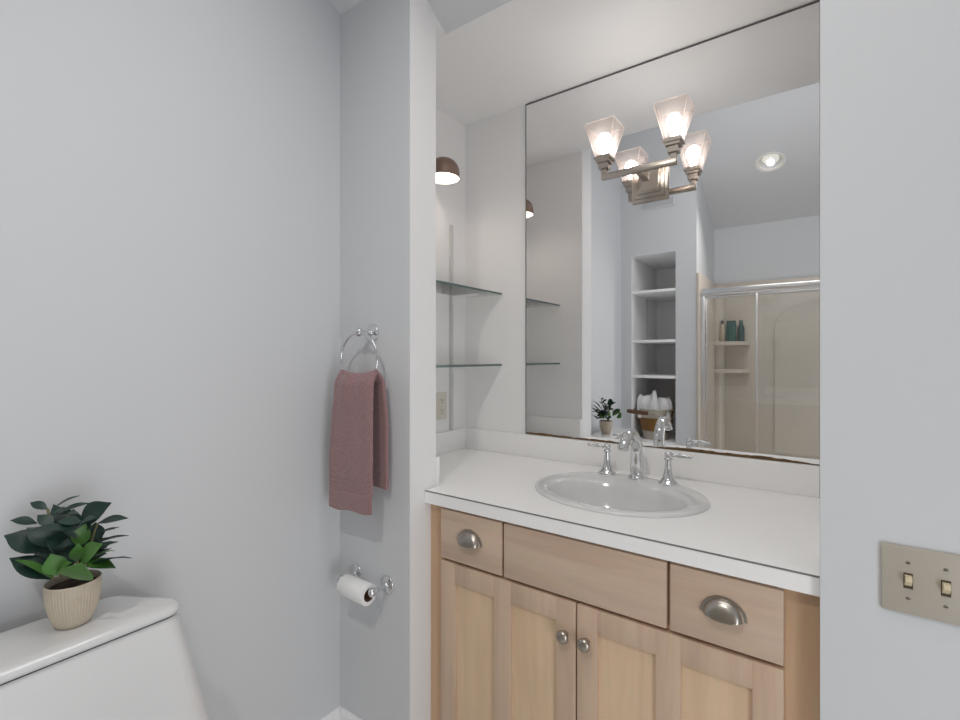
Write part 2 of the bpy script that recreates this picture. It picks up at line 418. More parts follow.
bm = B(); lathe(bm, [(.021, 0), (.021, .002), (.016, .0035), (.0, .0035)], (SX, SY-.032, .7345)); finish('drain', bm, M['chrome'], sk)
# ------------------------------------------------------------------ faucet
fc = thing('faucet', 'chrome gooseneck faucet with two lever handles behind the basin', 'faucet', (-.493, 1.579, .8702))
zf = .8700
bm = B()
lathe(bm, [(.029, 0), (.029, .004), (.025, .008), (.0225, .013), (.022, .02), (.0215, .024)], (-.493, 1.579, zf))
pts = [(-.493, 1.579, zf+.02), (-.493, 1.579, zf+.06), (-.493, 1.579, zf+.088)]; rs = [.0225, .0205, .0195]
for i in range(1, 15):
    a = PI*i/14*.80
    pts.append((-.493, 1.579-.070*(1-math.cos(a)), zf+.088+.066*math.sin(a))); rs.append(.0195-.004*i/14)
p = Vector(pts[-1]); pts.append(tuple(p+Vector((0, -.005, -.010)))); rs.append(.0155)
tube(bm, pts, rs, 20)
finish('spout', bm, M['chrome'], fc, ang=50)
bm = B(); e = Vector(pts[-1]); lathe(bm, [(.0170, 0), (.0170, .006), (.014, .009), (.0, .009)], e+Vector((0, .002, .004)), (0, -.45, -1)); finish('aerator', bm, M['chrome'], fc)
bm = B(); tube(bm, [(-.493, 1.611, zf), (-.493, 1.611, zf+.10)], .003, 10); lathe(bm, [(.0, 0), (.007, .002), (.010, .008), (.008, .015), (.0, .019)], (-.493, 1.611, zf+.095)); finish('lift_rod', bm, M['chrome'], fc, ang=60)
for x, y, s in ((-.596, 1.585, -1), (-.390, 1.567, 1)):
    bm = B()
    lathe(bm, [(.030, 0), (.030, .003), (.0275, .006), (.0215, .012), (.0165, .024), (.012, .042), (.0095, .062), (.009, .073), (.0125, .075), (.0125, .079), (.009, .082), (.0115, .088), (.012, .094), (.009, .100), (.0, .103)], (x, y, zf))
    h = finish('handle', bm, M['chrome'], fc, ang=50)
    bm = B(); z = zf+.0905
    tube(bm, [(x, y, z), (x+s*0.0123, y, z+.001), (x+s*0.0158, y, z+.001), (x+s*0.0211, y, z+.001), (x+s*0.0352, y, z+.0015), (x+s*0.0493, y, z+.001), (x+s*0.0598, y, z), (x+s*0.0642, y, z), (x+s*0.0695, y, z), (x+s*0.0730, y, z)],
         [.005, .0055, .0075, .005, .0078, .0068, .0045, .0058, .005, .001], 14)
    finish('lever', bm, M['chrome'], h, ang=50)
# ------------------------------------------------------------------ mirror
ym = 1.712
mr = thing('wall_mirror', 'large frameless wall mirror above the backsplash with corroded lower edge', 'mirror', (-.495, ym, .952))
bm = B(); box(bm, XW, -.001, ym, YW-.0005, .952, ZC-.003); finish('mirror_glass', bm, M['mirror'], mr)
bm = B(); box(bm, XW-.003, XW, ym-.001, YW-.0005, .952, ZC-.003); box(bm, XW-.003, -.001, ym-.0012, ym-.0002, ZC-.008, ZC-.003)
finish('edge_trim', bm, M['edge'], mr)
random.seed(4)
bm = B(); N = 90; lo, hi = [], []
for i in range(N+1):
    t = i/N; x = XW + (.988)*t
    h = .0055 + .0028*math.sin(t*9+1) + .002*math.sin(t*23) + random.uniform(-.0012, .0012)
    h *= .75 + .5*math.exp(-((t-.3)/.13)**2) + .45*math.exp(-((t-.72)/.15)**2)
    lo.append((x, .9521 )); hi.append((x, .953+max(.0012, h)))
poly = lo + hi[::-1]
prism(bm, poly, ym-.0009, ym-.0002)
finish('edge_corrosion', bm, M['rust'], mr, smooth=False)['label'] = 'brown corroded silvering along the lower edge'
# ------------------------------------------------------------------ vanity light on the mirror
LX, LZ, LY = -.487, 1.886, 1.571
vl = thing('vanity_light', 'two-shade brushed nickel vanity light mounted on the mirror', 'light fixture', (LX, ym, LZ))
bm = B()
for s, d0, d1 in ((.062, 0, .010), (.052, .010, .018), (.040, .018, .026)): box(bm, LX-s, LX+s, ym-.0002-d1, ym-.0002-d0, LZ-s*1.1, LZ+s*1.1, .002)
finish('backplate', bm, M['lampnickel'], vl)
bm = B(); box(bm, LX-.010, LX+.010, LY+.008, ym-.026, LZ-.010, LZ+.010, .001)
loft(bm, [[(LX+a*r, y, LZ+b*r) for a, b in ((-1,-1),(1,-1),(1,1),(-1,1))] for y, r in ((ym-.026, .034), (ym-.05, .011))])
finish('arm', bm, M['lampnickel'], vl)
bm = B(); box(bm, LX-.122, LX+.122, LY-.009, LY+.009, LZ-.010, LZ+.010, .0015); finish('crossbar', bm, M['lampnickel'], vl)
def sq(cx, cy_, r, z): return [(cx-r, cy_-r, z), (cx+r, cy_-r, z), (cx+r, cy_+r, z), (cx-r, cy_+r, z)]
for sx in (-1, 1):
    x = LX+sx*.113; z0 = LZ+.010
    bm = B()
    loft(bm, [sq(x, LY, r, z0+h) for r, h in ((.009, 0), (.009, .016), (.0165, .016), (.0165, .036), (.022, .036), (.022, .043), (.0275, .047), (.0275, .055), (.023, .055), (.023, .060))])
    so = finish('socket', bm, M['lampnickel'], vl)
    bm = B(); zs = z0+.056; Hs = .108
    loft(bm, [sq(x, LY, .0245, zs), sq(x, LY, .051, zs+Hs), sq(x, LY, .0475, zs+Hs), sq(x, LY, .0215, zs+.004)], False, False)
    bm.faces.new([bm.verts.new(p) for p in sq(x, LY, .0235, zs+.002)])
    c0, c1 = sq(x, LY, .0240, zs+.001), sq(x, LY, .0505, zs+Hs)
    for i in range(4):
        tube(bm, [c0[i], c1[i]], .0012, 8, mi=1); tube(bm, [c1[i], c1[(i+1) % 4]], .0013, 8, mi=1)
    finish('lamp_shade', bm, [M['frost'], M['frostedge']], vl, ang=20)
    bm = B(); lathe(bm, [(.010, 0), (.012, .012), (.017, .024), (.0225, .036), (.024, .046), (.0225, .056), (.016, .066), (.008, .071), (.0, .072)], (x, LY, z0+.068))
    finish('bulb', bm, M['bulb'], vl, ang=60)
# ------------------------------------------------------------------ alcove: glass shelves, standard, outlet, sconce
for z, lab in ((1.545, 'upper clear glass shelf in the alcove left of the mirror'), (1.240, 'lower clear glass shelf in the alcove, above the outlet')):
    bm = B(); box(bm, XL+.012, -1.113, YB+.004, YW-.002, z-.008, z)
    for f in bm.faces:
        f.normal_update(); f.material_index = 1 if f.normal.x > .5 else 0
    tag(finish('glass_shelf', bm, [M['clear'], M['glassedge']], smooth=False), lab, 'shelf', 'glass shelves in the alcove')
ss = thing('shelf_standard', 'slim grey slotted shelf standard on the alcove side wall', 'shelf bracket', (XL, 1.612, .945))
bm = B(); box(bm, XL+.0005, XL+.010, 1.604, 1.620, .945, 1.845, .001)
finish('rail', bm, M['standard'], ss)
bm = B()
for i in range(34): box(bm, XL+.0095, XL+.0103, 1.6095, 1.6145, .96+i*.026, .974+i*.026)
finish('slots', bm, M['vent'], ss)
for z in (1.545, 1.240):
    bm = B(); loft(bm, [[(XL+.0103, y, z-.045), (XL+.0103, y, z-.0085), (XL+.15, y, z-.0085), (XL+.15, y, z-.014), (XL+.03, y, z-.030)] for y in (1.610, 1.614)])
    finish('bracket_arm', bm, M['trim'], ss)
ot = thing('power_outlet', 'beige duplex outlet on the alcove side wall under glass shelves', 'outlet', (XL, 1.546, 1.005))
bm = B(); box(bm, XL+.0005, XL+.006, 1.511, 1.581, 1.005, 1.119, .002); finish('cover_plate', bm, M['outlet'], ot)
for z in (1.040, 1.084):
    bm = B(); lathe(bm, [(.0165, 0), (.0165, .002), (0, .002)], (XL+.006, 1.546, z), (1, 0, 0)); r = finish('receptacle', bm, M['outlet'], ot)
    bm = B(); box(bm, XL+.0078, XL+.0085, 1.538, 1.5405, z-.001, z+.009); box(bm, XL+.0078, XL+.0085, 1.551, 1.5535, z-.001, z+.008); lathe(bm, [(.003, 0), (.003, .0008), (0, .0008)], (XL+.0078, 1.546, z-.008), (1, 0, 0), 10)
    finish('slots', bm, M['slot'], r)
sc_ = thing('wall_sconce', 'small bronze dome wall sconce lit above the glass shelves', 'wall lamp', (XL, 1.42, 2.0))
px_, py_ = -1.190, 1.42
bm = B(); lathe(bm, [(.045, 0), (.045, .006), (.035, .014), (.0, .016)], (XL+.0005, py_, 2.01), (1, 0, 0)); finish('wall_plate', bm, M['bronze'], sc_)
bm = B(); tube(bm, [(XL+.014, py_, 2.01), (XL+.05, py_, 2.025), (px_-.05, py_, 2.03)], .007, 12); finish('arm', bm, M['bronze'], sc_)
bm = B()
pr = [(.062, 0), (.062, .020), (.060, .036), (.0545, .051), (.045, .063), (.032, .072), (.017, .077), (.0005, .079)]
lathe(bm, pr, (px_, py_, 1.964), cap=False); finish('lamp_shade', bm, M['bronze'], sc_, ang=60)
bm = B(); lathe(bm, [(.062, 0)]+[(r-.002, h-.001*(h > 0)) for r, h in pr[:-1]]+[(.0005, .0755)], (px_, py_, 1.964), cap=False); finish('shade_lining', bm, M['innerw'], sc_, ang=60)
bm = B(); lathe(bm, [(.0, 0), (.014, .003), (.022, .013), (.024, .023), (.019, .035), (.011, .046), (.011, .066)], (px_, py_, 1.971)); finish('bulb', bm, M['sconceglow'], sc_, ang=60)
# ------------------------------------------------------------------ towel ring and towel
tr = thing('towel_ring', 'chrome towel ring on the wall beside the vanity alcove', 'towel ring', (-1.15, YF, 1.346))
bm = B(); lathe(bm, [(.0285, 0), (.0285, .004), (.027, .0065), (.012, .0085), (.0075, .011), (.006, .018), (.006, .046)], (-1.15, YF-.0003, 1.346), (0, -1, 0)); finish('post', bm, M['chrome'], tr, ang=50)
bm = B(); lathe(bm, [(.0, 0), (.009, .003), (.0135, .010), (.0135, .017), (.009, .024), (.0, .027)], (-1.15, YF-.044, 1.346), (0, -1, 0)); finish('finial', bm, M['chrome'], tr, ang=60)
bm = B(); torus(bm, (-1.148, .965, 1.262), .083, .0045, (0, 1, 0), 64); finish('ring', bm, M['chrome'], tr, ang=60)
NU, NV = 30, 220
bm = B()
ztop, zfb, zbb = 1.231, .806, .872
Lf, Lb = ztop-zfb, ztop-zbb
rings = []
for j in range(NV+1):
    t = j/NV; row = []
    for i in range(NU+1):
        u = i/NU*2-1
        sag = -.013*(1-abs(u)**2.2)
        if t < .5:
            s = t/.5; d = 1-s
            half = .0835 + .0135*min(1, d*1.6); cx = -1.1445 - .0105*d
            z = zfb + s*Lf + .006*u*d + .003*math.sin(u*5+1)*d*max(0, d-.8)*5
            y = .9395 - .004*d + .021*max(0, (s-.90)/.10)**1.6
            y += .0035*math.sin(u*6.5+.6)*s**2 - .006*s**3*math.cos(u*2.6) + .0025*math.sin(u*3+4*d)*d
            for zb in (.864, .874, .884, .898): y += .0036*math.exp(-((zfb+s*Lf-zb)/.0030)**2)
            z += sag*max(0, (s-.72)/.28)
        else:
            s = (t-.5)/.5; d = s
            half = .0835 + .006*min(1, d*2); cx = -1.1445 + .003*d
            z = ztop - s*Lb + sag*max(0, (.28-s)/.28)
            y = .985 + .014*min(1, d*2.5) + .003*math.sin(u*5)*d - .024*max(0, (.10-s)/.10)**1.6
        row.append((cx + half*u, y, z))
    rings.append(row)
loft(bm, rings, False, False, closed=False)
tw = finish('hand_towel', bm, M['towel'], origin=(-1.15, .96, .80), ang=80)
tag(tw, 'dusty mauve hand towel draped through the chrome towel ring', 'towel')
md = tw.modifiers.new('thick', 'SOLIDIFY'); md.thickness = .012; md.offset = 0
md = tw.modifiers.new('sub', 'SUBSURF'); md.levels = 1; md.render_levels = 1
# ------------------------------------------------------------------ toilet paper holder and roll
th = thing('toilet_paper_holder', 'chrome two-post toilet paper holder on wall below the towel', 'paper holder', (-1.155, YF, .57))
for x in (-1.2268, -1.0824):
    bm = B(); lathe(bm, [(.027, 0), (.027, .004), (.0255, .0062), (.011, .008), (.008, .011), (.0065, .018), (.0062, .058)], (x, YF-.0003, .57), (0, -1, 0)); po = finish('post', bm, M['chrome'], th, ang=50)
    bm = B(); s = 1 if x > -1.15 else -1
    lathe(bm, [(.0, -.002), (.010, 0), (.0135, .006), (.0135, .012), (.010, .018), (.0, .021)], (x-s*.009, .962, .570), (s, 0, 0)); finish('end_cap', bm, M['chrome'], po, ang=60)
bm = B(); tube(bm, [(-1.222, .962, .57), (-1.087, .962, .57)], .0065, 14); finish('roller', bm, M['chrome'], th)
rl = thing('toilet_paper_roll', 'nearly used white toilet paper roll on the chrome holder', 'toilet paper', (-1.152, .962, .52))
rc, rz = .962, .5580
bm = B(); prof = [(.0195, -.0565), (.0305, -.0565), (.0315, -.055), (.0315, .055), (.0305, .0565), (.0195, .0565), (.0195, -.0565)]
lathe(bm, prof, (-1.1535, rc, rz), (1, 0, 0), 40, cap=False)
finish('paper', bm, M['paper'], rl)
bm = B(); lathe(bm, [(.0180, -.0568), (.0194, -.0568), (.0194, .0568), (.0180, .0568), (.0180, -.0568)], (-1.1535, rc, rz), (1, 0, 0), 32, cap=False); finish('cardboard_core', bm, M['core'], rl)
# ------------------------------------------------------------------ toilet
TY = .203
tl = thing('toilet', 'white one-piece toilet against the left wall', 'toilet', (-1.1, TY, 0))
def tank_ring(z, xb, xf, hwb, hwf, r, n=7):
    # plan outline: back edge on the wall (xb), bowed front edge (xf), rounded corners
    pts = []
    for sx, sy, a0 in ((1,1,0),(-1,1,PI/2),(-1,-1,PI),(1,-1,3*PI/2)):
        hw = hwf if sx > 0 else hwb; x = xf if sx > 0 else xb; rr = r if sx > 0 else min(r, .02)
        for k in range(n+1):
            a = a0 + PI/2*k/n
            pts.append((x-sx*rr+rr*math.cos(a), TY+sy*(hw-rr)+rr*math.sin(a), z))
    return pts
xb = -1.254
bm = B()
loft(bm, [tank_ring(0.3991, xb, -1.0527, 0.2727, 0.3177, .04), tank_ring(0.4757, xb, -1.0642, 0.2603, 0.3024, .038), tank_ring(0.6097, xb, -1.0862, 0.2316, 0.2756, .034), tank_ring(0.7149, xb, -1.1025, 0.2058, 0.2526, .03), tank_ring(0.7236, xb, -1.1063, 0.2019, 0.2488, .028)])
tk = finish('tank', bm, M['porcelain'], tl, ang=50)
bm = B(); loft(bm, [tank_ring(z, xb+.004, -1.108, .198, .247, .028) for z in (0.7236, 0.7279)]); finish('lid_gap_shade', bm, M['black'], tl)  # black sheet under the lid, drawn for the shade in the gap
bm = B()
loft(bm, [tank_ring(z, xb, xf, hb, hf, .034) for z, xf, hb, hf in ((0.7279, -1.1025, 0.1962, 0.2517), (0.7303, -1.0996, 0.1981, 0.2546), (0.736, -1.0986, 0.1981, 0.2555), (0.7427, -1.1015, 0.1962, 0.2526), (0.748, -1.1092, 0.1895, 0.2440), (0.7499, -1.1245, 0.1761, 0.2259), (0.7503, -1.1484, 0.1512, 0.1962))])
finish('tank_lid', bm, M['porcelain'], tl, ang=60)
def bowl_ring(cx, a, b, z, n=40): return [(cx+a*math.cos(2*PI*i/n)*(1 if math.cos(2*PI*i/n) > 0 else .8), TY+b*math.sin(2*PI*i/n), z) for i in range(n)]
bm = B()
loft(bm, [bowl_ring(-.95, .22, .115, 0), bowl_ring(-.95, .21, .105, .05), bowl_ring(-.93, .22, .11, .15), bowl_ring(-.90, .26, .15, .28), bowl_ring(-.88, .285, .182, .36), bowl_ring(-.88, .29, .187, .385), bowl_ring(-.87, .235, .14, .385), bowl_ring(-.87, .19, .11, .30), bowl_ring(-.88, .09, .06, .22)])
loft(bm, [tank_ring(z, -1.24, -.95, .13, .13, .05) for z in (0, .2)]); loft(bm, [tank_ring(.2, -1.24, -.95, .13, .13, .05), tank_ring(.400, -1.25, -1.03, .24, .22, .05)])
finish('bowl', bm, M['porcelain'], tl, ang=50)
bm = B(); loft(bm, [bowl_ring(-.875, .29, .188, .387), bowl_ring(-.875, .295, .19, .395), bowl_ring(-.875, .285, .182, .404), bowl_ring(-.875, .22, .13, .404), bowl_ring(-.875, .22, .13, .387)]); finish('seat', bm, M['porcelain'], tl, ang=60)
bm = B(); loft(bm, [bowl_ring(-.875, .29, .186, .4045), bowl_ring(-.875, .292, .188, .412), bowl_ring(-.875, .275, .17, .420)]); finish('seat_lid', bm, M['porcelain'], tl, ang=60)
# ------------------------------------------------------------------ potted plant on the tank
PX, PY, PZ = -1.186, .292, .7506
pp = thing('potted_plant', 'leafy green plant in ribbed beige pot on the toilet tank', 'plant', (PX, PY, PZ))
bm = B(); n = 300
def pot_ring(r, z, rib):
    r *= .81; z *= .97
    return [(PX+(r+(rib*(.5+.5*math.cos(i*2*PI/n*50)) if rib else 0))*math.cos(2*PI*i/n), PY+(r+(rib*(.5+.5*math.cos(i*2*PI/n*50)) if rib else 0))*math.sin(2*PI*i/n), PZ+z) for i in range(n)]
loft(bm, [pot_ring(.030, 0, 0), pot_ring(.034, .002, 0), pot_ring(.0375, .010, .0012), pot_ring(.045, .03, .0015), pot_ring(.050, .052, .0015), pot_ring(.0525, .074, .0012), pot_ring(.0535, .083, 0), pot_ring(.0545, .086, 0), pot_ring(.0525, .088, 0), pot_ring(.051, .086, 0), pot_ring(.048, .07, 0)], True, True)
finish('pot', bm, M['pot'], pp, ang=70)
bm = B(); lathe(bm, [(.0400, 0), (.03, .004), (.0, .006)], (PX, PY, PZ+.072)); finish('soil', bm, M['soil'], pp)
right = Vector((math.cos(YAW), math.sin(YAW), 0)); fwd = Vector((-math.sin(YAW), math.cos(YAW), 0)); up = Vector((0, 0, 1))
ctr = Vector((PX, PY, PZ))
UNIT = .928/475/4.5                    # one step of the leaf sketch, in metres
def lp(a, b, d=0):                     # a point of the leaf sketch, d behind the middle of the pot
    Z = fwd.dot(ctr) + d
    q = Vector((0, 0, HEYE)) + fwd*Z + right*((a/4.5-480)/475*Z) + up*((357-480-b/4.5)/475*Z)
    q.x = max(q.x, XL+.008); return q
def leaf(bm, base, tip, width, n, mi, curl=.12, droop=.1):
    base, tip = Vector(base), Vector(tip); ax = tip-base; L = ax.length; ax.normalize()
    side = ax.cross(n).normalized(); nn = side.cross(ax).normalized()
    K = 9; rows = []; prof = [.10, .36, .68, .90, 1.0, .98, .86, .62, .30, .02]
    for i in range(K+1):
        t = i/K; c = base + ax*L*t + nn*(droop*L*(math.sin(t*PI*.9) - t*.3)); wd = width/2*prof[i]
        rows.append([c - side*wd + nn*curl*wd, c - side*wd*.5 + nn*curl*wd*.3, c, c + side*wd*.5 + nn*curl*wd*.3, c + side*wd + nn*curl*wd])
    up_ = [[q + nn*.0005 for q in r] for r in rows]; dn = [[q - nn*.0005 for q in r] for r in rows]
    loft(bm, [u + d[::-1] for u, d in zip(up_, dn)], True, True, mi=mi)
tocam = (-ctr + Vector((0, 0, HEYE))).normalized()
LV = [ # base, depth, tip, depth, width, material, facing (0 up .. 1 camera)
 ((165,195),-.01,(45,182),-.03,40,0,.5), ((225,318),-.015,(18,250),-.04,104,0,.55), ((232,445),-.03,(42,352),-.05,84,0,.5), ((232,440),-.035,(70,360),-.06,36,1,.2),
 ((216,132),.0,(135,102),.0,34,0,.7), ((235,135),.005,(360,70),.02,26,0,.2), ((250,160),.0,(405,104),.01,36,0,.35), ((360,190),.0,(502,102),.0,84,0,.8),
 ((440,195),.01,(578,172),.02,40,0,.45), ((435,246),.0,(537,212),.02,14,0,.2), ((425,292),-.01,(580,250),.0,20,0,.2), ((400,338),-.02,(532,278),-.02,34,0,.3), ((385,378),-.02,(502,308),-.03,26,0,.25),
 ((365,362),-.035,(462,288),-.045,74,1,.7), ((345,365),-.03,(352,285),-.04,50,1,.8), ((258,428),-.045,(228,332),-.05,74,1,.7), ((262,420),-.045,(325,372),-.06,40,1,.6), ((345,446),-.05,(366,372),-.07,112,1,.75), ((235,300),-.03,(328,292),-.04,46,0,.5),
 ((345,222),-.03,(122,232),-.05,42,0,.35), ((240,212),-.01,(168,158),-.01,46,0,.6), ((325,372),-.01,(256,258),.0,80,0,.8), ((372,192),-.02,(255,188),-.03,44,0,.5), ((350,300),-.015,(385,196),-.01,62,1,.8),
 ((330,360),.0,(330,235),.01,90,0,.8), ((225,300),.01,(150,290),.015,70,0,.7), ((420,280),.01,(430,190),.02,70,0,.7), ((280,190),.015,(285,120),.03,60,0,.6), ((345,210),-.02,(438,168),-.03,40,0,.5),
 ((300,330),.03,(180,200),.07,80,0,.3), ((360,330),.03,(470,230),.07,80,0,.3), ((330,300),.03,(330,150),.07,90,0,.4), ((350,380),.03,(480,330),.06,60,0,.3), ((260,400),.03,(150,330),.06,70,0,.3), ((300,250),.02,(240,110),.05,60,0,.4),
 ((240,300),-.02,(120,215),-.03,70,0,.6), ((250,330),-.01,(175,330),-.03,70,0,.5), ((300,300),-.02,(205,260),-.04,80,0,.6), ((345,260),-.02,(300,160),-.02,60,0,.7), ((350,240),-.01,(420,150),.0,60,0,.6), ((300,380),-.01,(290,290),.0,80,0,.8),
 ((280,330),.02,(200,280),.05,70,0,.6), ((340,300),.02,(400,250),.05,80,0,.6), ((320,240),.01,(330,130),.03,60,0,.7), ((355,330),.02,(420,290),.03,60,0,.5)]
bm = B()
for b0, d0, t0, d1, wd, mi, fc_ in LV:
    n_ = (up*(1-fc_) + tocam*fc_).normalized()
    leaf(bm, lp(*b0, d0), lp(*t0, d1), wd*UNIT*1.12, n_, mi)
random.seed(11)
for k in range(22):
    a = random.uniform(-.35, PI+.35); h = random.uniform(.30, 1)
    b_ = ctr + right*random.uniform(-.02, .02) + fwd*random.uniform(0, .02) + up*(.085+.055*h)
    t_ = b_ + right*math.cos(a)*random.uniform(.05, .085) + fwd*abs(math.sin(a))*random.uniform(.035, .075) + up*random.uniform(-.02, .035)
    t_.x = max(t_.x, XL+.02)
    leaf(bm, b_, t_, random.uniform(.028, .042), (up + fwd*random.uniform(-.3, .6) + right*math.cos(a)*.3).normalized(), 0 if k % 5 else 1)
finish('foliage', bm, [M['leafd'], M['leafb']], pp, ang=60)
bm = B()
for q in ([(240,450,-.02),(232,380,-.02),(230,290,-.01),(222,170,0),(215,130,0)], [(345,430,-.01),(350,330,-.01),(348,250,0),(352,190,0),(300,160,.01)], [(270,440,0),(290,340,.01),(285,200,.015)], [(370,430,.0),(395,330,0),(425,230,.005),(440,195,.01)], [(310,430,.02),(330,300,.03),(330,220,.04)]):
    tube(bm, [lp(*v) for v in q], .0022, 8)
finish('stems', bm, M['stem'], pp, ang=60)
# ------------------------------------------------------------------ light switch on the front wall
sw = thing('light_switch', 'beige double toggle light switch on the right-hand wall', 'light switch', (.1435, 1.075, .836))
ys = 1.0747
bm = B(); box(bm, .0855, .2015, ys-.006, ys, .8365, .9505, .003); finish('cover_plate', bm, M['plate'], sw)
for x in (.1205, .1665):
    bm = B(); box(bm, x-.006, x+.006, ys-.0066, ys-.005, .8805, .9065); h = finish('toggle_slot', bm, M['slot'], sw)
    bm = B(); loft(bm, [[(x+sx*wd, y, z) for sx, z in ((-1, za), (1, za), (1, zb), (-1, zb))] for y, wd, za, zb in ((ys-.0055, .0047, .8845, .9035), (ys-.011, .0046, .8905, .9035), (ys-.0165, .0042, .8950, .9030))])
    finish('toggle', bm, M['toggle'], h)
    for z in (.9235, .8635):
        bm = B(); lathe(bm, [(.0032, 0), (.0028, .001), (0, .0012)], (x, ys-.006, z), (0, -1, 0), 14); s_ = finish('screw', bm, M['nickel'], sw)
        bm = B(); box(bm, x-.0024, x+.0024, ys-.0078, ys-.0071, z-.0004, z+.0004); finish('screw_slot', bm, M['black'], s_)
# ------------------------------------------------------------------ linen niche: shelves, bucket, towels
for z, lab in ((1.797, 'topmost white shelf in the linen niche'), (1.405, 'second white shelf down in the linen niche'), (1.124, 'third white shelf down in the linen niche, above the bucket'), (.612, 'lowest white niche shelf carrying the brown bucket')):
    bm = B(); box(bm, NX0+.0005, NX1-.0005, YRB+.012, YS-.004, z-.02, z, .001); tag(finish('linen_shelf', bm, M['shelfwhite']), lab, 'shelf', 'shelves in the linen niche')
bm = B(); box(bm, NX0+.0004, NX0+.0095, -.79, -.77, .62, 1.77)
tag(finish('shelf_standard', bm, M['standard']), 'thin white shelf standard on the left inside of linen niche', 'shelf bracket')
bk = thing('bucket', 'round metal bucket with broad brown band on the niche shelf', 'bucket', (-1.080, -.528, .6125))
bx, by, bz = -1.080, -.528, .6125
def br_(z): return .090 + (.146-.090)*z/.245
bm = B(); lathe(bm, [(br_(0), 0), (br_(.245)-.001, .240), (br_(.245)+.002, .243), (br_(.245), .246), (br_(.245)-.004, .244), (br_(.01)-.004, .01), (.001, .01)], (bx, by, bz), seg=48); finish('body', bm, M['galv'], bk)
bm = B(); lathe(bm, [(br_(.068)+.0003, .068), (br_(.068)+.004, .070), (br_(.172)+.004, .170), (br_(.172)+.0003, .172)], (bx, by, bz), seg=48, cap=False); finish('band', bm, M['brown'], bk)
for a_ in (-2.75, .35):
    c_, s_ = math.cos(a_), math.sin(a_); bm = B()
    loft(bm, [[(bx+(br_(z)+dr)*c_-t*s_, by+(br_(z)+dr)*s_+t*c_, bz+z) for dr, t in ((.0045, -.016), (.0095, -.012), (.0095, .012), (.0045, .016))] for z in (.06, .15, .238)])
    finish('side_stave', bm, M['grip'], bk)
bm = B(); gx0, gx1, gy, gz = -1.235, -1.095, -.325, .838
tube(bm, [(bx-.143, by, bz+.225), (-1.2250, -.44, .85), (gx0, gy, gz), (gx1, gy, gz-.001), (bx+.11, -.385, .845), (bx+.143, by, bz+.225)], .003, 8); h = finish('bail_handle', bm, M['galv'], bk)
bm = B(); tube(bm, [(gx0-.01, gy, gz+.004), (gx0+.02, gy, gz+.003), (-1.165, gy, gz), (gx1-.02, gy, gz-.003), (gx1+.01, gy, gz-.004)], [.013, .016, .0175, .016, .013], 14); finish('grip', bm, M['grip'], h)
def lump(cx, cy_, z0, z1, rx, ry, lab, seed, point=False):
    random.seed(seed); ph = [random.uniform(0, 6) for _ in range(6)]; rings = []; n = 48; K = 16
    for k in range(K+1):
        t = k/K; s = (1-.78*t**1.5) if point else (.93+.09*math.sin(t*PI*.8) - .30*max(0, (t-.70)/.30)**2)
        row = []
        for i in range(n):
            a = 2*PI*i/n
            f = s*(1+.08*math.sin(3*a+ph[0]+t*2.5)+.06*math.sin(7*a+ph[1]-t*2)+.035*math.sin(11*a+ph[4]+t*5))
            row.append((cx+rx*f*math.cos(a), cy_+ry*f*math.sin(a), z0+(z1-z0)*(t+.035*t*math.sin(2*a+ph[3])+.02*t*math.sin(5*a+ph[5]))))
        rings.append(row)
    bm = B(); loft(bm, rings); o = finish('rolled_towel', bm, M['linenw'], ang=70); tag(o, lab, 'towel', 'white towels in the bucket')
lump(-1.150, -.485, .78, .962, .066, .064, 'wide folded white towel at the left side of the bucket', 1)
lump(-1.070, -.450, .78, 1.000, .043, .040, 'tall pointed white towel in the middle of the bucket', 2, True)
lump(-1.000, -.482, .78, .945, .052, .054, 'small bunched white towel at the right side of the bucket', 3)
lump(-1.070, -.590, .78, .935, .075, .050, 'white towel at the back of bucket behind the pointed one', 4)
# ------------------------------------------------------------------ air vent above the niche
av = thing('air_vent', 'pale slatted air vent high above the linen niche', 'vent', (-1.02, YS, 2.45))
bm = B()
vx0, vx1, vz0, vz1 = -1.15, -.90, 2.425, 2.505
box(bm, vx0, vx1, YS+.0005, YS+.008, vz0, vz0+.012); box(bm, vx0, vx1, YS+.0005, YS+.008, vz1-.012, vz1); box(bm, vx0, vx0+.012, YS+.0005, YS+.008, vz0+.012, vz1-.012); box(bm, vx1-.012, vx1, YS+.0005, YS+.008, vz0+.012, vz1-.012)
finish('vent_frame', bm, M['vent'], av)
bm = B()
for i in range(20): box(bm, vx0+.016+i*.0112, vx0+.020+i*.0112, YS+.0005, YS+.006, vz0+.012, vz1-.012)
finish('louvres', bm, M['vent'], av)
# ------------------------------------------------------------------ recessed light in the vault
nrm = Vector((0, SB, -1)).normalized(); dz = vault(DY)
dl = thing('recessed_light', 'round recessed ceiling light in the slope above the shower', 'ceiling light', (DX, DY, dz))
o_ = Vector((DX, DY, dz))
bm = B(); lathe(bm, [(.0765, -.085), (.0765, .0008), (.092, .0008), (.091, .0035), (.078, .0045), (.0735, .001), (.0725, -.08), (.001, -.083), (.001, -.085)], o_, nrm, 40, cap=False); finish('housing', bm, M['canwhite'], dl, ang=50)
bm = B(); lathe(bm, [(.02, -.078), (.03, -.06), (.048, -.040), (.052, -.030), (.044, -.022), (.0, -.018)], o_, nrm, 32); finish('bulb', bm, M['canglow'], dl, ang=60)
l_ = bpy.data.lights.new('recessed_lamp', 'SPOT'); l_.energy = P_CAN*12; l_.spot_size = 2.2; l_.spot_blend = 1; l_.shadow_soft_size = .018; l_.color = (1, .96, .9)
lo_ = bpy.data.objects.new('recessed_lamp', l_); COL.objects.link(lo_); lo_.parent = dl; lo_.location = nrm*.004; lo_.rotation_euler = (math.atan(SB), 0, 0)
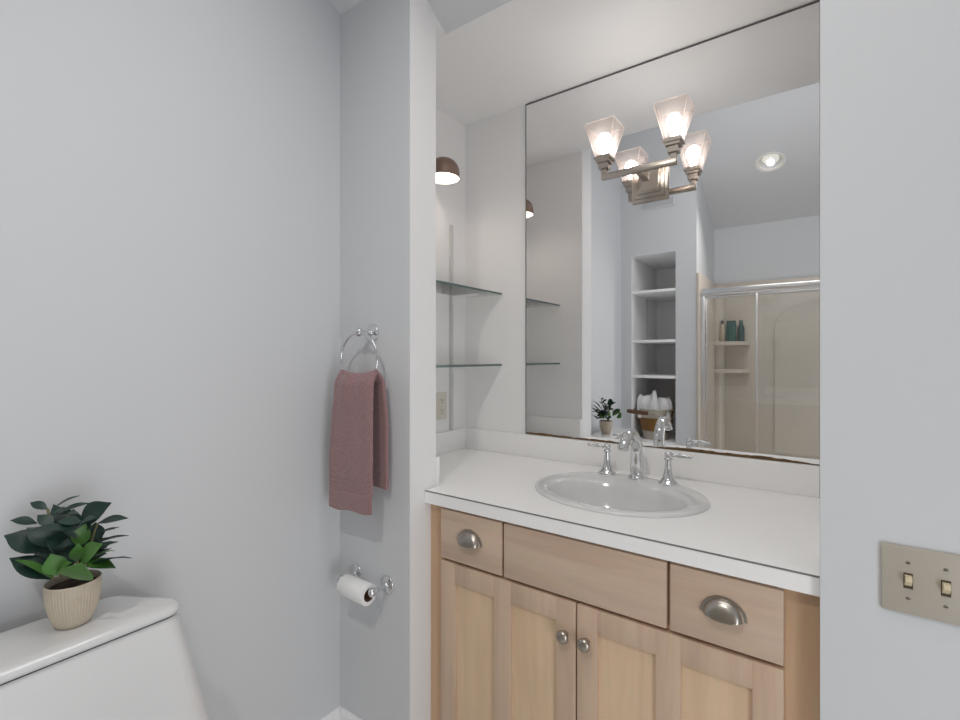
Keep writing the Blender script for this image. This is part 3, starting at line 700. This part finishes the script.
# ------------------------------------------------------------------ shower
su = thing('shower_surround', 'beige moulded shower surround behind the sliding glass doors', 'shower', (.02, -.75, 0))
SXL, SXR, SYB, SZ = XS+.002, XR-.002, YRB+.002, 1.893
bm = B(); box(bm, SXL+.02, SXR-.02, SYB, SYB+.02, .15, SZ, .004); finish('back_panel', bm, M['surround'], su)
for x0 in (SXL, SXR-.02):
    bm = B(); box(bm, x0, x0+.02, SYB, YS+.012, .15, SZ, .004); finish('end_panel', bm, M['surround'], su)
bm = B(); box(bm, SXL, SXR, SYB, YS-.02, .0, .15, .01); finish('base', bm, M['surround'], su)
bm = B()
pl = [(-.295, .5), (-.295, 1.50)] + [(.075-.37*math.cos(PI*i/20), 1.50+.225*math.sin(PI*i/20)) for i in range(1, 20)] + [(.445, 1.50), (.445, .5)]
prism(bm, pl, SYB+.0195, SYB+.036); finish('arched_panel', bm, M['surround'], su)
bm = B(); ya, yb = YS-.50, YS-.12
pl = [(ya, .5), (ya, 1.5)] + [((ya+yb)/2-(yb-ya)/2*math.cos(PI*i/16), 1.5+.2*math.sin(PI*i/16)) for i in range(1, 16)] + [(yb, 1.5), (yb, .5)]
loft(bm, [[(x, y, z) for y, z in pl] for x in (SXL+.0195, SXL+.034)]); finish('arched_panel', bm, M['surround'], su)
bm = B(); lathe(bm, [(.055, .15), (.055, SZ-.02)], (SXL+.03, SYB+.03, 0), seg=24); finish('corner_column', bm, M['surround'], su)
for z in (1.398, 1.17):
    bm = B()
    q = [(SXL+.02, SYB+.02)] + [(SXL+.02+.25*math.sin(PI/2*i/12)**.7, SYB+.02+.17*math.cos(PI/2*i/12)**.7) for i in range(13)]
    loft(bm, [[(x, y, zz) for x, y in q] for zz in (z-.03, z)]); finish('corner_shelf', bm, M['surround'], su)
sd = thing('shower_door', 'sliding glass shower doors in a silver metal frame', 'shower door', (.02, YS-.04, .15))
yd = YS-.035
bm = B(); box(bm, SXL+.02, SXR-.02, yd-.028, yd+.03, 1.735, 1.772, .004); box(bm, SXL+.02, SXR-.02, yd-.022, yd+.022, 1.722, 1.735); finish('header_rail', bm, M['alu'], sd)
for x0 in (SXL+.0205, SXR-.0505):
    bm = B(); box(bm, x0, x0+.03, yd-.02, yd+.02, .175, 1.7215, .003); finish('side_jamb', bm, M['alu'], sd)
bm = B(); box(bm, SXL+.02, SXR-.02, yd-.025, yd+.025, .1503, .175, .003); finish('bottom_track', bm, M['alu'], sd)
for x0, x1, y, fw in ((-.690, .10, yd-.012, .010), (-.367, .43, yd+.012, .014)):
    bm = B(); box(bm, x0, x0+fw, y-.006, y+.006, .18, 1.72, .001); box(bm, x1-fw, x1, y-.006, y+.006, .18, 1.72, .001); box(bm, x0+fw, x1-fw, y-.006, y+.006, 1.705, 1.72, .001); box(bm, x0+fw, x1-fw, y-.006, y+.006, .18, .2, .001)
    pf = finish('sliding_panel', bm, M['alu'], sd)
    bm = B(); v = [bm.verts.new(p) for p in ((x0+fw, y, .2), (x1-fw, y, .2), (x1-fw, y, 1.705), (x0+fw, y, 1.705))]; bm.faces.new(v); finish('glass_pane', bm, M['shower'], pf)
# bottles on the shower shelf
bt = thing('bottle', 'slim cream bottle with dark cap, leftmost on the shower shelf', 'bottle', (-.668, -1.012, 1.398), 'bottles on the shower shelf')
bm = B(); lathe(bm, [(.018, 0), (.020, .003), (.020, .135), (.017, .142), (.010, .147), (.010, .151)], (-.668, -1.012, 1.3985)); finish('body', bm, M['cream'], bt)
bm = B(); lathe(bm, [(.012, 0), (.012, .022), (.010, .026)], (-.668, -1.012, 1.5495)); finish('cap', bm, M['cap'], bt)
bt = thing('bottle', 'broad flat teal bottle in the middle of the shower shelf', 'bottle', (-.60, -1.020, 1.398), 'bottles on the shower shelf')
bm = B(); loft(bm, [[(x, y, 1.3985+z) for x, y in rrect(-.603, -1.02, hx, hy, .012)] for z, hx, hy in ((0, .031, .017), (.004, .034, .020), (.13, .036, .020), (.15, .036, .018))]); finish('body', bm, M['teal'], bt)
bm = B(); loft(bm, [[(x, y, 1.5487+z) for x, y in rrect(-.603, -1.02, hx, .014, .008)] for z, hx in ((0, .034), (.024, .033))]); finish('cap', bm, M['teald'], bt)
bt = thing('bottle', 'dark teal round bottle with narrow neck, rightmost on shower shelf', 'bottle', (-.532, -1.030, 1.398), 'bottles on the shower shelf')
bm = B(); lathe(bm, [(.024, 0), (.026, .003), (.026, .11), (.022, .125), (.013, .137), (.012, .142)], (-.532, -1.030, 1.3985)); finish('body', bm, M['teald'], bt)
bm = B(); lathe(bm, [(.015, 0), (.014, .03), (.011, .034)], (-.532, -1.030, 1.5405)); finish('cap', bm, M['teal'], bt)
